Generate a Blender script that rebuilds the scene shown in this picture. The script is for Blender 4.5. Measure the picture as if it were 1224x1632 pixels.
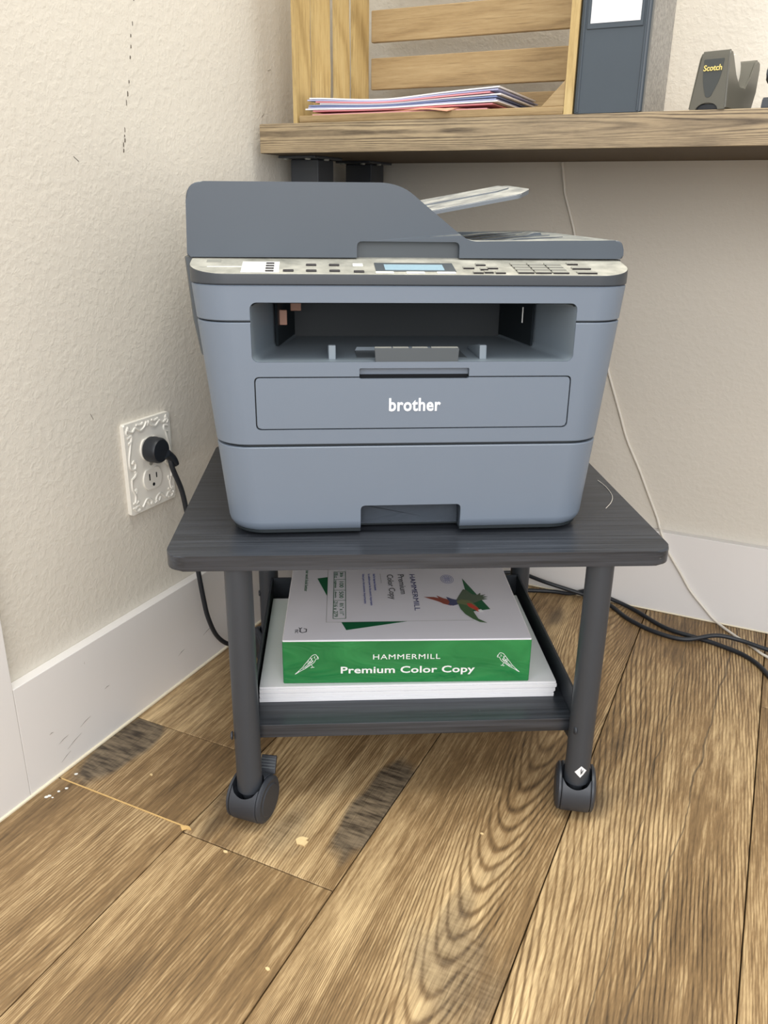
import bpy, bmesh, math, random
from mathutils import Vector, Matrix
for o in list(bpy.data.objects): bpy.data.objects.remove(o)
SC = bpy.context.scene; COL = SC.collection
rnd = random.Random(7)
R = math.radians
# ------------------------------------------------------------------ camera (room axes: x along back wall, y towards it, z up)
cam_d = bpy.data.cameras.new('camera'); cam = bpy.data.objects.new('camera', cam_d); COL.objects.link(cam)
YAW, PIT, ROL = R(25.168), R(20.6403), R(0.7356)
F = Vector((-math.sin(YAW)*math.cos(PIT), math.cos(YAW)*math.cos(PIT), -math.sin(PIT)))
Rt = Vector((math.cos(YAW), math.sin(YAW), 0)); Up = Rt.cross(F)
c_, s_ = math.cos(ROL), math.sin(ROL)
R2 = c_*Rt + s_*Up; U2 = -s_*Rt + c_*Up
cam.matrix_world = Matrix(((R2.x, U2.x, -F.x, .6730), (R2.y, U2.y, -F.y, -1.2979), (R2.z, U2.z, -F.z, .6299), (0, 0, 0, 1)))
cam_d.sensor_fit = 'VERTICAL'; cam_d.sensor_height = 36; cam_d.lens = 1302.48*36/1632
cam_d.clip_start = .02; SC.camera = cam
# ------------------------------------------------------------------ light
W = bpy.data.worlds.new('world'); SC.world = W; W.use_nodes = True
W.node_tree.nodes['Background'].inputs[0].default_value = (.95, .97, 1, 1)
W.node_tree.nodes['Background'].inputs[1].default_value = 1.15
def area(name, loc, to, sx, sy, power, col):
    l = bpy.data.lights.new(name, 'AREA'); l.shape = 'RECTANGLE'; l.size = sx; l.size_y = sy; l.energy = power; l.color = col
    o = bpy.data.objects.new(name, l); COL.objects.link(o); o.location = loc
    o.rotation_euler = (Vector(to)-Vector(loc)).to_track_quat('-Z', 'Y').to_euler()
    return o
area('ceiling_lamp', (.85, -.75, 2.5), (.8, -.7, 0), 1.1, .8, 33, (1, .97, .88))
area('window_light', (1.75, -3.1, 1.5), (.4, -.4, .35), 2.0, 1.6, 44, (1, .97, .96))
area('door_light', (-.004, -1.62, 1.02), (1, -1.45, .95), .9, 1.9, 14, (.70, .84, 1))
SC.view_settings.view_transform = 'Standard'; SC.view_settings.look = 'None'
SC.view_settings.exposure = .0; SC.view_settings.gamma = 1; SC.view_settings.use_curve_mapping = False

# ------------------------------------------------------------------ materials
def lin(c):
    return tuple(((v/255)/12.92 if v/255 <= .04045 else ((v/255+.055)/1.055)**2.4) for v in c)+(1,)
class NT:
    def __init__(s, name):
        s.m = bpy.data.materials.new(name); s.m.use_nodes = True; s.t = s.m.node_tree
        s.b = s.t.nodes['Principled BSDF']
    def n(s, typ, ins=None, **kw):
        x = s.t.nodes.new(typ)
        for k, v in kw.items(): setattr(x, k, v)
        for k, v in (ins or {}).items(): s.put(x.inputs[k], v)
        return x
    def put(s, sock, v):
        if isinstance(v, bpy.types.NodeSocket): s.t.links.new(v, sock)
        else: sock.default_value = v
    def ma(s, op, a, b=0.0, cl=False):
        x = s.n('ShaderNodeMath', {0: a, 1: b}, operation=op); x.use_clamp = cl; return x.outputs[0]
    def noise(s, vec, scale=1., detail=2., rough=.5, dist=0.):
        return s.n('ShaderNodeTexNoise', {'Vector': vec, 'Scale': scale, 'Detail': detail, 'Roughness': rough, 'Distortion': dist}).outputs['Fac']
    def vec(s, x, y, z): return s.n('ShaderNodeCombineXYZ', {0: x, 1: y, 2: z}).outputs[0]
    def obj(s): return s.n('ShaderNodeTexCoord').outputs['Object']
    def attr(s, name): return s.n('ShaderNodeAttribute', attribute_type='OBJECT', attribute_name=name).outputs['Fac']
    def ramp(s, fac, stops):
        x = s.n('ShaderNodeValToRGB', {0: fac}); e = x.color_ramp.elements
        while len(e) < len(stops): e.new(.5)
        for i, (p, c) in enumerate(stops): e[i].position = p; e[i].color = c
        return x.outputs[0]
    def mix(s, fac, a, b, mode='MIX'):
        x = s.n('ShaderNodeMix', data_type='RGBA', blend_type=mode)
        s.put(x.inputs[0], fac); s.put(x.inputs[6], a); s.put(x.inputs[7], b); return x.outputs[2]
    def smooth(s, v, lo, hi):
        x = s.n('ShaderNodeMapRange', {0: v, 1: lo, 2: hi}); x.clamp = True; return x.outputs[0]
    def bump(s, h, strength, dist):
        s.put(s.b.inputs['Normal'], s.n('ShaderNodeBump', {'Height': h, 'Strength': strength, 'Distance': dist}).outputs[0])
    def out(s, col, rough=.5, spec=.5, metal=0.):
        s.put(s.b.inputs['Base Color'], col); s.put(s.b.inputs['Roughness'], rough)
        s.put(s.b.inputs['Specular IOR Level'], spec); s.put(s.b.inputs['Metallic'], metal)
        return s.m
def plain(name, rgb, rough=.5, spec=.5, metal=0., var=.06, vs=40, bump=0., bs=600, bd=.0005):
    t = NT(name); c = lin(rgb); o = t.obj()
    nz = t.noise(o, vs, 3)
    col = t.mix(nz, tuple(v*(1-var) for v in c[:3])+(1,), tuple(min(1, v*(1+var)) for v in c[:3])+(1,))
    if bump: t.bump(t.noise(o, bs, 2), bump, bd)
    return t.out(col, rough, spec, metal)
def wood(name, axis, dark, mid, light, A=30., B=1.6, freq=75., patch=.5, rough=.42, knots=.6, fine=.45, contrast=1., spec=.4, warpk=.3, ringk=.2, extra=False):
    t = NT(name); sep = t.n('ShaderNodeSeparateXYZ', {0: t.obj()})
    u, w = (sep.outputs[0], sep.outputs[1]) if axis == 'Y' else (sep.outputs[2], sep.outputs[0])
    if axis == 'Z': u, w = sep.outputs[1], sep.outputs[2]
    third = {'Y': sep.outputs[2], 'X': sep.outputs[1], 'Z': sep.outputs[0]}[axis]
    u = t.ma('ADD', u, t.ma('MULTIPLY', third, .6))
    sd = t.attr('seed'); xc = t.attr('xc')
    so = t.ma('MULTIPLY', sd, 17.3)
    P = lambda a, b, k: t.vec(t.ma('MULTIPLY', u, a), t.ma('MULTIPLY', w, b), t.ma('ADD', so, k))
    warp = t.ma('SUBTRACT', t.noise(P(8, 2.2, 0), 1, 3, .5), .5)
    warp2 = t.ma('SUBTRACT', t.noise(P(45, 14, 3), 1, 2), .5)
    d = t.ma('SUBTRACT', u, xc)
    bw = t.ma('MULTIPLY', w, B)
    if extra: bw = t.ma('MULTIPLY', bw, t.attr('bsign')); A = t.attr('arch')
    v = t.ma('ADD', t.ma('ADD', t.ma('MULTIPLY', t.ma('MULTIPLY', d, d), A), bw), t.ma('ADD', t.ma('MULTIPLY', warp, warpk), t.ma('MULTIPLY', warp2, .05)))
    ring = t.ma('ADD', t.ma('MULTIPLY', t.ma('SINE', t.ma('MULTIPLY', v, freq)), .5), .5)
    ring = t.ma('SUBTRACT', 1., t.ma('POWER', ring, 3.2))
    rk = t.ma('MULTIPLY', t.attr('cath'), ringk) if extra else ringk
    rk = t.ma('MULTIPLY', rk, t.smooth(t.noise(P(13, 3.2, 71), 1, 2), .3, .62))
    streak = t.noise(P(290, 17, 5), 1, 4, .7)
    mids = t.noise(P(75, 5, 15), 1, 3, .6)
    tone = t.noise(P(9, 2., 9), 1, 4, .6)
    f = t.ma('ADD', t.ma('MULTIPLY', ring, rk), t.ma('SUBTRACT', .18, t.ma('MULTIPLY', rk, .6)))
    f = t.ma('ADD', f, t.ma('MULTIPLY', t.ma('SUBTRACT', streak, .5), fine*1.5))
    f = t.ma('ADD', f, t.ma('MULTIPLY', t.ma('SUBTRACT', mids, .5), .45*contrast))
    f = t.ma('ADD', t.ma('ADD', f, .22), t.ma('MULTIPLY', t.ma('SUBTRACT', tone, .5), .95*contrast))
    f = t.ma('ADD', f, t.ma('MULTIPLY', t.ma('SUBTRACT', t.noise(P(520, 110, 90), 1, 2, .6), .5), .30*fine))
    col = t.ramp(f, [(.0, lin(dark)), (.4, lin(mid)), (.85, lin(light))])
    if patch:
        pm = t.smooth(t.noise(P(10, 4.2, 21), 1, 3, .6), .60, .72)
        if extra:
            ex = t.ma('DIVIDE', t.ma('SUBTRACT', u, t.attr('pu')), .030); ey = t.ma('DIVIDE', t.ma('SUBTRACT', w, t.attr('pw')), .085)
            r2 = t.ma('ADD', t.ma('ADD', t.ma('MULTIPLY', ex, ex), t.ma('MULTIPLY', ey, ey)), t.ma('MULTIPLY', warp2, 1.6))
            pm = t.ma('MAXIMUM', t.ma('MULTIPLY', pm, .55), t.smooth(r2, 1.25, .7))
        saw = t.noise(P(40, 210, 30), 1, 2, .6)
        pc = t.ramp(saw, [(.32, lin((44, 40, 37))), (.68, lin((128, 114, 94)))])
        col = t.mix(t.ma('MULTIPLY', pm, patch), col, pc)
    if knots:
        vo = t.n('ShaderNodeTexVoronoi', {'Vector': P(9, 4.2, 41), 'Scale': 1., 'Randomness': 1.})
        km = t.smooth(t.ma('ADD', vo.outputs['Distance'], t.ma('MULTIPLY', warp2, .12)), 0.17, .05)
        col = t.mix(t.ma('MULTIPLY', km, knots), col, lin((58, 48, 38)))
    if extra:
        for an, sl, wd in (('crack', .053, .0010), ('crack_two', 0., .0007)):
            uc = t.ma('ADD', t.attr(an), t.ma('ADD', t.ma('MULTIPLY', w, sl), t.ma('MULTIPLY', t.ma('SUBTRACT', t.noise(t.vec(0., t.ma('MULTIPLY', w, 14), so), 1, 3), .5), .016)))
            dc = t.ma('ABSOLUTE', t.ma('SUBTRACT', u, uc))
            wv = t.ma('MULTIPLY', t.noise(t.vec(1., t.ma('MULTIPLY', w, 6.), so), 1, 2), wd*2.2)
            col = t.mix(t.ma('MULTIPLY', t.smooth(t.ma('SUBTRACT', dc, wv), .0003, -.0005), .62), col, lin((58, 50, 42)))
    pores = t.smooth(t.noise(P(640, 22, 60), 1, 2), .58, .72)
    col = t.mix(t.ma('MULTIPLY', pores, .42), col, lin(dark))
    t.bump(t.ma('ADD', streak, t.ma('MULTIPLY', ring, .15)), .2, .0008)
    return t.out(col, rough, spec)
def wall_mat(name, rgb):
    t = NT(name); o = t.obj(); c = lin(rgb)
    big = t.noise(o, 3.5, 3); col = t.mix(big, tuple(v*.95 for v in c[:3])+(1,), tuple(v*1.04 for v in c[:3])+(1,))
    h = t.ma('ADD', t.smooth(t.noise(o, 120, 3, .6, .3), .42, .66), t.ma('MULTIPLY', t.noise(o, 330, 2), .35))
    t.bump(h, .2, .0016)
    return t.out(col, .62, .3)
M = {}
M['wall'] = wall_mat('wall_paint', (214, 208, 196))
M['trim'] = plain('white_trim_paint', (228, 225, 222), .38, .5, var=.02, vs=8, bump=.05, bs=60)
M['caulk'] = plain('cream_caulk', (236, 226, 200), .6, .3)
M['floor'] = plain('dark_subfloor', (48, 38, 28), .9, .1)
M['plank'] = wood('floor_plank_laminate', 'Y', (60, 46, 32), (139, 112, 77), (230, 201, 153), B=1.5, freq=84, patch=.9, spec=.35, rough=.45, ringk=.36, fine=.55, extra=True)
M['filler'] = plain('exposed_joint_core', (214, 178, 118), .8, .2, var=.2, vs=200)
M['desk'] = wood('stained_desk_oak', 'X', (74, 62, 48), (140, 123, 98), (190, 169, 134), A=2200., B=.35, freq=46, patch=0., knots=0., fine=.5, contrast=.75, warpk=.8, ringk=.62)
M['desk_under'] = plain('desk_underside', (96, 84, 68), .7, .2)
M['pine'] = wood('crate_pine_upright', 'Z', (126, 100, 58), (184, 158, 106), (216, 196, 146), A=30, freq=40, patch=0., knots=.5, contrast=.6, rough=.6, ringk=.2)
M['pine_h'] = wood('crate_pine_level', 'X', (110, 88, 58), (156, 132, 94), (184, 162, 122), A=60, B=.5, freq=45, patch=0., knots=.5, contrast=.6, rough=.6, ringk=.2)
M['body'] = plain('printer_grey_plastic', (114, 125, 139), .42, .5, var=.02, vs=20, bump=.06, bs=1500, bd=.0002)
M['body_dk'] = plain('printer_dark_plastic', (78, 84, 88), .45, .5, var=.03)
M['chassis'] = plain('printer_chassis_black', (33, 40, 44), .5, .4)
M['bay'] = plain('printer_bay_grey', (122, 133, 142), .4, .5, var=.03)
M['groove'] = plain('groove_black', (22, 24, 28), .7, .2)
M['key'] = plain('key_grey', (150, 150, 142), .5, .4)
M['key_dk'] = plain('key_dark', (46, 42, 44), .5, .4)
M['white_p'] = plain('white_plastic', (236, 236, 230), .45, .4, var=.02)
M['paper'] = plain('white_paper', (240, 240, 242), .7, .2, var=.01, vs=6)
M['ivory'] = plain('ivory_plate', (232, 229, 220), .35, .5, var=.02)
M['black_m'] = plain('black_metal', (58, 62, 68), .42, .5, var=.05)
M['black_p'] = plain('black_plastic', (50, 54, 61), .45, .5, var=.05, bump=.05, bs=900)
M['rubber'] = plain('black_cable_rubber', (32, 36, 42), .45, .5)
M['brass'] = plain('gold_print', (222, 202, 120), .4, .5)
M['copper'] = plain('brown_tab', (176, 132, 112), .45, .4)
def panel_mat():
    t = NT('dusty_sheen_control_panel'); o = t.obj(); sep = t.n('ShaderNodeSeparateXYZ', {0: o})
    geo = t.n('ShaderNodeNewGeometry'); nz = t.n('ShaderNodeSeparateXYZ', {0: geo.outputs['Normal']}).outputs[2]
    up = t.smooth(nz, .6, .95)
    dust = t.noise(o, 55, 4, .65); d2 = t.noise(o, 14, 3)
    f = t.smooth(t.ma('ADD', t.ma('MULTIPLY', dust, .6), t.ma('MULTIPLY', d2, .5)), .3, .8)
    dust_sheen = t.mix(f, lin((122, 122, 114)), lin((206, 204, 192)))  # pale tone holds dust and the overhead light's sheen, both painted in
    col = t.mix(up, lin((60, 65, 71)), dust_sheen)
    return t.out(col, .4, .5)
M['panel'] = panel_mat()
def dust_lit_top(name, rgb, dust_lit_rgb, amt):  # upward faces paler: dust plus light from above put into the colour
    t = NT(name); o = t.obj(); geo = t.n('ShaderNodeNewGeometry')
    up = t.smooth(t.n('ShaderNodeSeparateXYZ', {0: geo.outputs['Normal']}).outputs[2], .75, .97)
    d = t.smooth(t.noise(o, 38, 5, .65), .25, .65)
    col = t.mix(t.ma('MULTIPLY', up, t.ma('MULTIPLY', d, amt)), lin(rgb), lin(dust_lit_rgb))
    return t.out(col, .42, .5)
M['adf'] = dust_lit_top('scanner_lid_plastic', (75, 83, 92), (204, 206, 198), .85)
M['support'] = dust_lit_top('document_support_plastic', (104, 110, 116), (205, 206, 200), 1.)
def black_wood():
    t = NT('black_woodgrain_board'); sep = t.n('ShaderNodeSeparateXYZ', {0: t.obj()})
    v = t.vec(t.ma('MULTIPLY', sep.outputs[0], 6), t.ma('MULTIPLY', sep.outputs[1], 260), t.ma('MULTIPLY', sep.outputs[2], 260))
    g = t.noise(v, 1, 4, .65); sp = t.smooth(t.noise(t.obj(), 240, 2), .74, .8)
    col = t.ramp(g, [(.3, lin((32, 35, 40))), (.7, lin((66, 70, 77)))])
    col = t.mix(t.ma('MULTIPLY', sp, .25), col, lin((150, 150, 150)))
    t.bump(g, .25, .0005)
    return t.out(col, .3, .6)
M['board'] = black_wood()
def green_wrap():
    t = NT('green_ream_wrap'); o = t.obj()
    v = t.n('ShaderNodeMapping', {'Vector': o, 'Rotation': (0, .6, 0), 'Scale': (9, 9, 26)}).outputs[0]
    wr = t.noise(v, 1, 3, .6, 1.2)
    col = t.mix(t.smooth(wr, .35, .7), lin((28, 118, 62)), lin((48, 142, 78)))
    t.bump(wr, .5, .006); return t.out(col, .3, .5)
M['green'] = green_wrap()
def white_wrap():
    t = NT('white_ream_wrap'); o = t.obj(); wr = t.noise(o, 22, 2, .5, .8)
    t.bump(wr, .15, .003); return t.out(lin((232, 230, 236)), .35, .5)
M['wrap'] = white_wrap()
M['ink_green'] = plain('green_ink', (22, 96, 60), .4, .4)
M['ink_navy'] = plain('navy_ink', (46, 50, 104), .4, .4)
M['ink_black'] = plain('black_ink', (52, 54, 58), .4, .4)
M['ink_blue'] = plain('blue_ink', (84, 92, 150), .4, .4)
M['ink_white'] = plain('white_ink', (244, 246, 244), .45, .4, var=.01)
M['logo'] = plain('white_logo', (246, 249, 252), .4, .4, var=.01)
def screen():
    t = NT('lcd_screen'); return t.out(lin((160, 190, 205)), .15, .5)
M['lcd'] = screen()
def speckle():
    t = NT('grey_marbled_board'); n = t.noise(t.obj(), 260, 3, .7)
    return t.out(t.ramp(n, [(.35, lin((128, 126, 122))), (.65, lin((176, 172, 166)))]), .6, .3)
M['marble'] = speckle()
M['binder'] = plain('black_binder_plastic', (58, 67, 75), .35, .5, var=.05)
M['disp'] = plain('taupe_black_plastic', (88, 86, 77), .32, .5, var=.04)
M['disp_dk'] = plain('dispenser_scoop', (58, 62, 62), .25, .5)
M['cable_w'] = plain('clear_white_cable', (226, 220, 208), .3, .5)
M['scuff'] = plain('grey_scuff', (92, 84, 76), .8, .2, var=.3, vs=300)
for nm, c in dict(pink=(226, 150, 158), rose=(236, 178, 178), bluep=(120, 132, 170), lilac=(176, 180, 212), whitep=(238, 236, 238), peach=(240, 180, 150), cream=(242, 224, 206)).items():
    M[nm] = plain(nm+'_paper', c, .7, .2, var=.03)
M['crumb'] = plain('tan_crumb', (226, 200, 150), .8, .2, var=.1, vs=400)

# ------------------------------------------------------------------ mesh helpers
def mesh_obj(name, bm, mat, parent=None, smooth=True, ang=40):
    me = bpy.data.meshes.new(name); bmesh.ops.recalc_face_normals(bm, faces=bm.faces); bm.to_mesh(me); bm.free()
    for m in (mat if isinstance(mat, (list, tuple)) else [mat]): me.materials.append(M[m] if isinstance(m, str) else m)
    o = bpy.data.objects.new(name, me); COL.objects.link(o)
    if parent: o.parent = parent
    if smooth:
        me.polygons.foreach_set('use_smooth', [True]*len(me.polygons))
        me.set_sharp_from_angle(angle=R(ang)); wn(o)
    return o
def wn(o):
    w = o.modifiers.new('wn', 'WEIGHTED_NORMAL'); w.keep_sharp = True; w.weight = 100; w.mode = 'FACE_AREA'
def thing(name, label, cat, loc=(0, 0, 0), rz=0, group=None):
    o = bpy.data.objects.new(name, None); COL.objects.link(o); o.location = loc; o.rotation_euler = (0, 0, rz)
    o.empty_display_size = .05; return tag(o, label, cat, group)
def tag(o, label, cat, group=None):
    o['label'] = label; o['category'] = cat
    if group: o['group'] = group
    return o
def part(name, parent, loc=(0, 0, 0), rot=(0, 0, 0)):
    o = bpy.data.objects.new(name, None); COL.objects.link(o); o.parent = parent; o.location = loc; o.rotation_euler = rot; o.empty_display_size = .02
    return o
def b_box(bm, lo, hi, bev=0., seg=1, mi=0):
    vs = [bm.verts.new((x, y, z)) for z in (lo[2], hi[2]) for y in (lo[1], hi[1]) for x in (lo[0], hi[0])]
    fs = [bm.faces.new([vs[i] for i in q]) for q in ((0, 2, 3, 1), (4, 5, 7, 6), (0, 1, 5, 4), (2, 6, 7, 3), (0, 4, 6, 2), (1, 3, 7, 5))]
    for f in fs: f.material_index = mi
    if bev:
        es = list({e for f in fs for e in f.edges})
        bmesh.ops.bevel(bm, geom=es, offset=bev, segments=seg, affect='EDGES', profile=.5)
    return vs
def box(name, mat, parent, lo, hi, bev=0., seg=2):
    bm = bmesh.new(); b_box(bm, lo, hi, bev, seg); return mesh_obj(name, bm, mat, parent)
def b_loft(bm, rings, cap=True):
    vr = [[bm.verts.new(p) for p in r] for r in rings]; n = len(rings[0])
    for a, b in zip(vr, vr[1:]):
        for i in range(n): bm.faces.new((a[i], a[(i+1) % n], b[(i+1) % n], b[i]))
    if cap: bm.faces.new(vr[0][::-1]); bm.faces.new(vr[-1])
    return vr
def rrect(hx, y0, y1, r, n=8, r2=None):
    pts = []
    for cx, cy, a0, rr in ((-hx, y0, 180, r), (hx, y0, 270, r), (hx, y1, 0, r2 or r), (-hx, y1, 90, r2 or r)):
        sx = -1 if cx > 0 else 1; sy = 1 if cy == y0 else -1
        for i in range(n+1):
            a = R(a0+90*i/n); pts.append((cx+sx*rr+rr*math.cos(a), cy+sy*rr+rr*math.sin(a)))
    return pts
def crv(pts, n=8):
    P = [Vector(p) for p in pts]; out = []
    for i in range(len(P)-1):
        a, b, c, d = P[max(i-1, 0)], P[i], P[i+1], P[min(i+2, len(P)-1)]
        for k in range(n):
            t = k/n; out.append(.5*((2*b)+(c-a)*t+(2*a-5*b+4*c-d)*t*t+(3*b-a-3*c+d)*t**3))
    out.append(P[-1]); return out
def b_tube(bm, pts, r, n=10, rf=None):
    P = [Vector(p) for p in pts]; rings = []; up = None
    for i, p in enumerate(P):
        t = (P[min(i+1, len(P)-1)]-P[max(i-1, 0)]).normalized()
        if up is None: up = t.orthogonal().normalized()
        up = (up-t*up.dot(t)).normalized(); s = t.cross(up); q = rf(i/(len(P)-1)) if rf else r
        rings.append([p+q*(math.cos(2*math.pi*k/n)*up+math.sin(2*math.pi*k/n)*s) for k in range(n)])
    b_loft(bm, rings)
def tube(name, mat, parent, pts, r, n=10, rf=None):
    bm = bmesh.new(); b_tube(bm, pts, r, n, rf); return mesh_obj(name, bm, mat, parent)
def b_lathe(bm, prof, n=32, axis='Z', c=(0, 0, 0)):
    rings = []
    for r, h in prof:
        ring = []
        for k in range(n):
            a = 2*math.pi*k/n; x, y = r*math.cos(a), r*math.sin(a)
            v = {'Z': (x, y, h), 'X': (h, x, y), 'Y': (y, h, x)}[axis]; ring.append(Vector(v)+Vector(c))
        rings.append(ring)
    b_loft(bm, rings)
def lathe(name, mat, parent, prof, n=32, axis='Z', c=(0, 0, 0)):
    bm = bmesh.new(); b_lathe(bm, prof, n, axis, c); return mesh_obj(name, bm, mat, parent)
def b_prism(bm, poly, lo, hi, axis='Y', bev=0., seg=2):
    f = {'Y': lambda p, h: (p[0], h, p[1]), 'X': lambda p, h: (h, p[0], p[1]), 'Z': lambda p, h: (p[0], p[1], h)}[axis]
    a, b = [[bm.verts.new(f(p, h)) for p in poly] for h in (lo, hi)]; n = len(poly)
    for i in range(n): bm.faces.new((a[i], a[(i+1) % n], b[(i+1) % n], b[i]))
    fa = bm.faces.new(a[::-1]); fb = bm.faces.new(b)
    if bev: bmesh.ops.bevel(bm, geom=list(fa.edges)+list(fb.edges), offset=bev, segments=seg, affect='EDGES', profile=.5)
def prism(name, mat, parent, poly, lo, hi, axis='Y', bev=0., seg=2):
    bm = bmesh.new(); b_prism(bm, poly, lo, hi, axis, bev, seg); return mesh_obj(name, bm, mat, parent)
def fillet(pts, rad, n=5):
    out = []; N = len(pts)
    for i in range(N):
        p = Vector(pts[i]).to_2d() if len(pts[i]) > 2 else Vector(pts[i]); r = rad[i] if isinstance(rad, (list, tuple)) else rad
        a = Vector(pts[i-1]); b = Vector(pts[(i+1) % N])
        if r <= 0: out.append(tuple(p)); continue
        d1 = (a-p); d2 = (b-p); l = min(r, d1.length*.49, d2.length*.49)
        q1 = p+d1.normalized()*l; q2 = p+d2.normalized()*l
        for k in range(n+1):
            t = k/n; out.append(tuple((1-t)**2*q1+2*t*(1-t)*p+t*t*q2))
    return out
def cut(o, bms):
    tmp = []
    for bm in bms:
        me = bpy.data.meshes.new('cutter'); bmesh.ops.recalc_face_normals(bm, faces=bm.faces); bm.to_mesh(me); bm.free()
        q = bpy.data.objects.new('cutter', me); COL.objects.link(q); q.parent = o.parent; tmp.append(q)
        if not tmp[:-1]: o.modifiers.clear()
        md = o.modifiers.new('b', 'BOOLEAN'); md.operation = 'DIFFERENCE'; md.solver = 'EXACT'; md.object = q
    dg = bpy.context.evaluated_depsgraph_get(); dg.update()
    me = bpy.data.meshes.new_from_object(o.evaluated_get(dg)); o.modifiers.clear(); o.data = me
    me.polygons.foreach_set('use_smooth', [True]*len(me.polygons)); me.set_sharp_from_angle(angle=R(32)); wn(o)
    for q in tmp: bpy.data.objects.remove(q)
def text(name, body, mat, parent, loc, rot, size, width=None, bold=0., ext=.0001, spacing=1., align='LEFT', sy=1.):
    cu = bpy.data.curves.new(name, 'FONT'); cu.body = body; cu.size = size; cu.extrude = ext; cu.offset = bold; cu.space_character = spacing
    cu.align_x = align; cu.resolution_u = 3
    q = bpy.data.objects.new('t', cu); COL.objects.link(q); dg = bpy.context.evaluated_depsgraph_get(); dg.update()
    me = bpy.data.meshes.new_from_object(q.evaluated_get(dg)); bpy.data.objects.remove(q); bpy.data.curves.remove(cu)
    xs = [v.co.x for v in me.vertices]; w = max(xs)-min(xs); k = (width/w if width else 1)
    x0 = min(xs) if align == 'LEFT' else (min(xs)+max(xs))/2
    for v in me.vertices: v.co.x = (v.co.x-x0)*k; v.co.y *= sy
    me.materials.clear(); me.materials.append(M[mat])
    o = bpy.data.objects.new(name, me); COL.objects.link(o); o.parent = parent; o.location = loc; o.rotation_euler = rot
    return o
def flat(name, mat, parent, polys, z, axis='Z', t=.00015):
    bm = bmesh.new()
    for p in polys: b_prism(bm, p, z, z+t, axis)
    return mesh_obj(name, bm, mat, parent, smooth=False)
def struct(o): o['kind'] = 'structure'; return o

# ------------------------------------------------------------------ room
WX = -.014; WY = .014
struct(box('wall_left', 'wall', None, (WX-.1, -3.2, -.02), (WX, WY+.1, 2.6)))
struct(box('wall_back', 'wall', None, (WX, WY, -.02), (3.4, WY+.1, 2.6)))
floor = struct(box('floor', 'floor', None, (WX, -3.2, -.06), (3.4, WY, -.010)))
w0, pw = .0032, .1831
joints = {0: [-.617, -.7505, -1.62], 1: [-.758, -1.9], 2: [-1.74], 3: [-1.5], 4: [-.225, -1.25], 5: [-.7, -2.0], 6: [-.35, -1.6], 7: [-.9, -2.1], 8: [-.5, -1.7], 9: [-1.1]}
xcs = {0: .16, 1: -.13, 2: .034, 3: -.26, 4: .24, 5: .02}
seeds = [3.1, .37, 5.2, 1.9, 4.4, 2.6, 7.7, 6.3, 8.1, 9.9]
for k in range(10):
    ys = [.0] + joints[k] + [-3.0]; xa = (w0+pw*k if k else .0); xb = w0+pw*(k+1)
    for j, (y1, y0) in enumerate(zip(ys, ys[1:])):
        bm = bmesh.new(); cxp, cyp = (xa+xb)/2, (y0+y1)/2; hx, hy = (xb-xa)/2-.0007, (y1-y0)/2-.0006
        b_box(bm, (-hx, -hy, -.010), (hx, hy, 0), .0006, 1)
        o = mesh_obj('plank', bm, 'plank', floor, smooth=False); o.location = (cxp, cyp, 0)
        o['seed'] = (seeds[k]+j*1.37) % 10; o['xc'] = xcs.get(k, rnd.uniform(-.2, .2))*(1 if j % 2 == 0 else -1.)
        o['bsign'] = -1.5 if k == 2 else 1.; o['arch'] = {2: 240., 3: 30.}.get(k, 90.); o['cath'] = {2: .95, 3: 1.1}.get(k, .5)
        o['pu'], o['pw'] = {(1, 0): (.078, -.255), (0, 1): (-.066, .010)}.get((k, j), (9., 9.))
        o['crack'], o['crack_two'] = (.0102, -.019) if (k, j) == (3, 0) else (9., 9.)
box('joint_filler', 'filler', floor, (.006, -.7515, -.003), (.186, -.7498, .0003))
hb = .1404
bl = struct(box('baseboard_left', 'trim', None, (WX, -.7897, .0005), (0, WY, hb), .0012, 2))
box('caulk_line', 'caulk', bl, (-.001, -1.05, -.0005), (.0022, -.0, .0035), .001, 1)
bb = struct(box('baseboard_back', 'trim', None, (0, 0, .0005), (3.4, WY, hb), .0012, 2))
box('caulk_line', 'caulk', bb, (0.0022, -.0015, 0), (3.4, .001, .0025), .0008, 1)
struct(box('trim_1', 'trim', None, (WX, -1.05, .0005), (.0004, -.7897, 2.2), .0015, 2))
# scuffs on the left wall
bm = bmesh.new()
for i, t in enumerate((0, .16, .24, .31, .38, .54, .62, .68, .86, .90, .93, .96, 1.0)):
    y = -.489-.039*t+rnd.uniform(-.002, .002); z = .835-.153*t; h = rnd.uniform(.0012, .0030); q = rnd.uniform(.0004, .0010)
    b_prism(bm, [(y-q, z-h), (y+q*.6, z-h*.8), (y+q, z+h*.7), (y-q*.3, z+h)], WX-.0005, WX+.0004, 'X')
for y, z, a in ((-.225, .80, .3), (-.245, .742, .7), (-.60, .67, -.6), (-.62, .40, -1.1)):
    dy, dz = .004*math.cos(a), .004*math.sin(a)
    b_prism(bm, [(y-dy, z-dz-.0002), (y+dy, z+dz-.0002), (y+dy, z+dz+.0002), (y-dy, z-dz+.0002)], WX-.0005, WX+.0004, 'X')
sc = mesh_obj('scuff_marks', bm, 'scuff', bpy.data.objects['wall_left'], smooth=False)
bm = bmesh.new()
for y, z, l, a in ((-.70, .045, .010, .5), (-.735, .042, .008, .4), (-.72, .03, .014, .6), (-.735, .018, .01, .7), (-.66, .07, .004, .2), (-.69, .12, .003, 1.5), (-.52, .045, .008, .5), (-.46, .05, .012, .4), (-.75, .06, .003, 0)):
    dy, dz = l*math.cos(a), l*math.sin(a); 
    b_prism(bm, [(y-dy, z-dz*.5), (y, z+.0003), (y+dy, z+dz*.5), (y, z+.0011)], -.0005, .0003, 'X')
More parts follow.
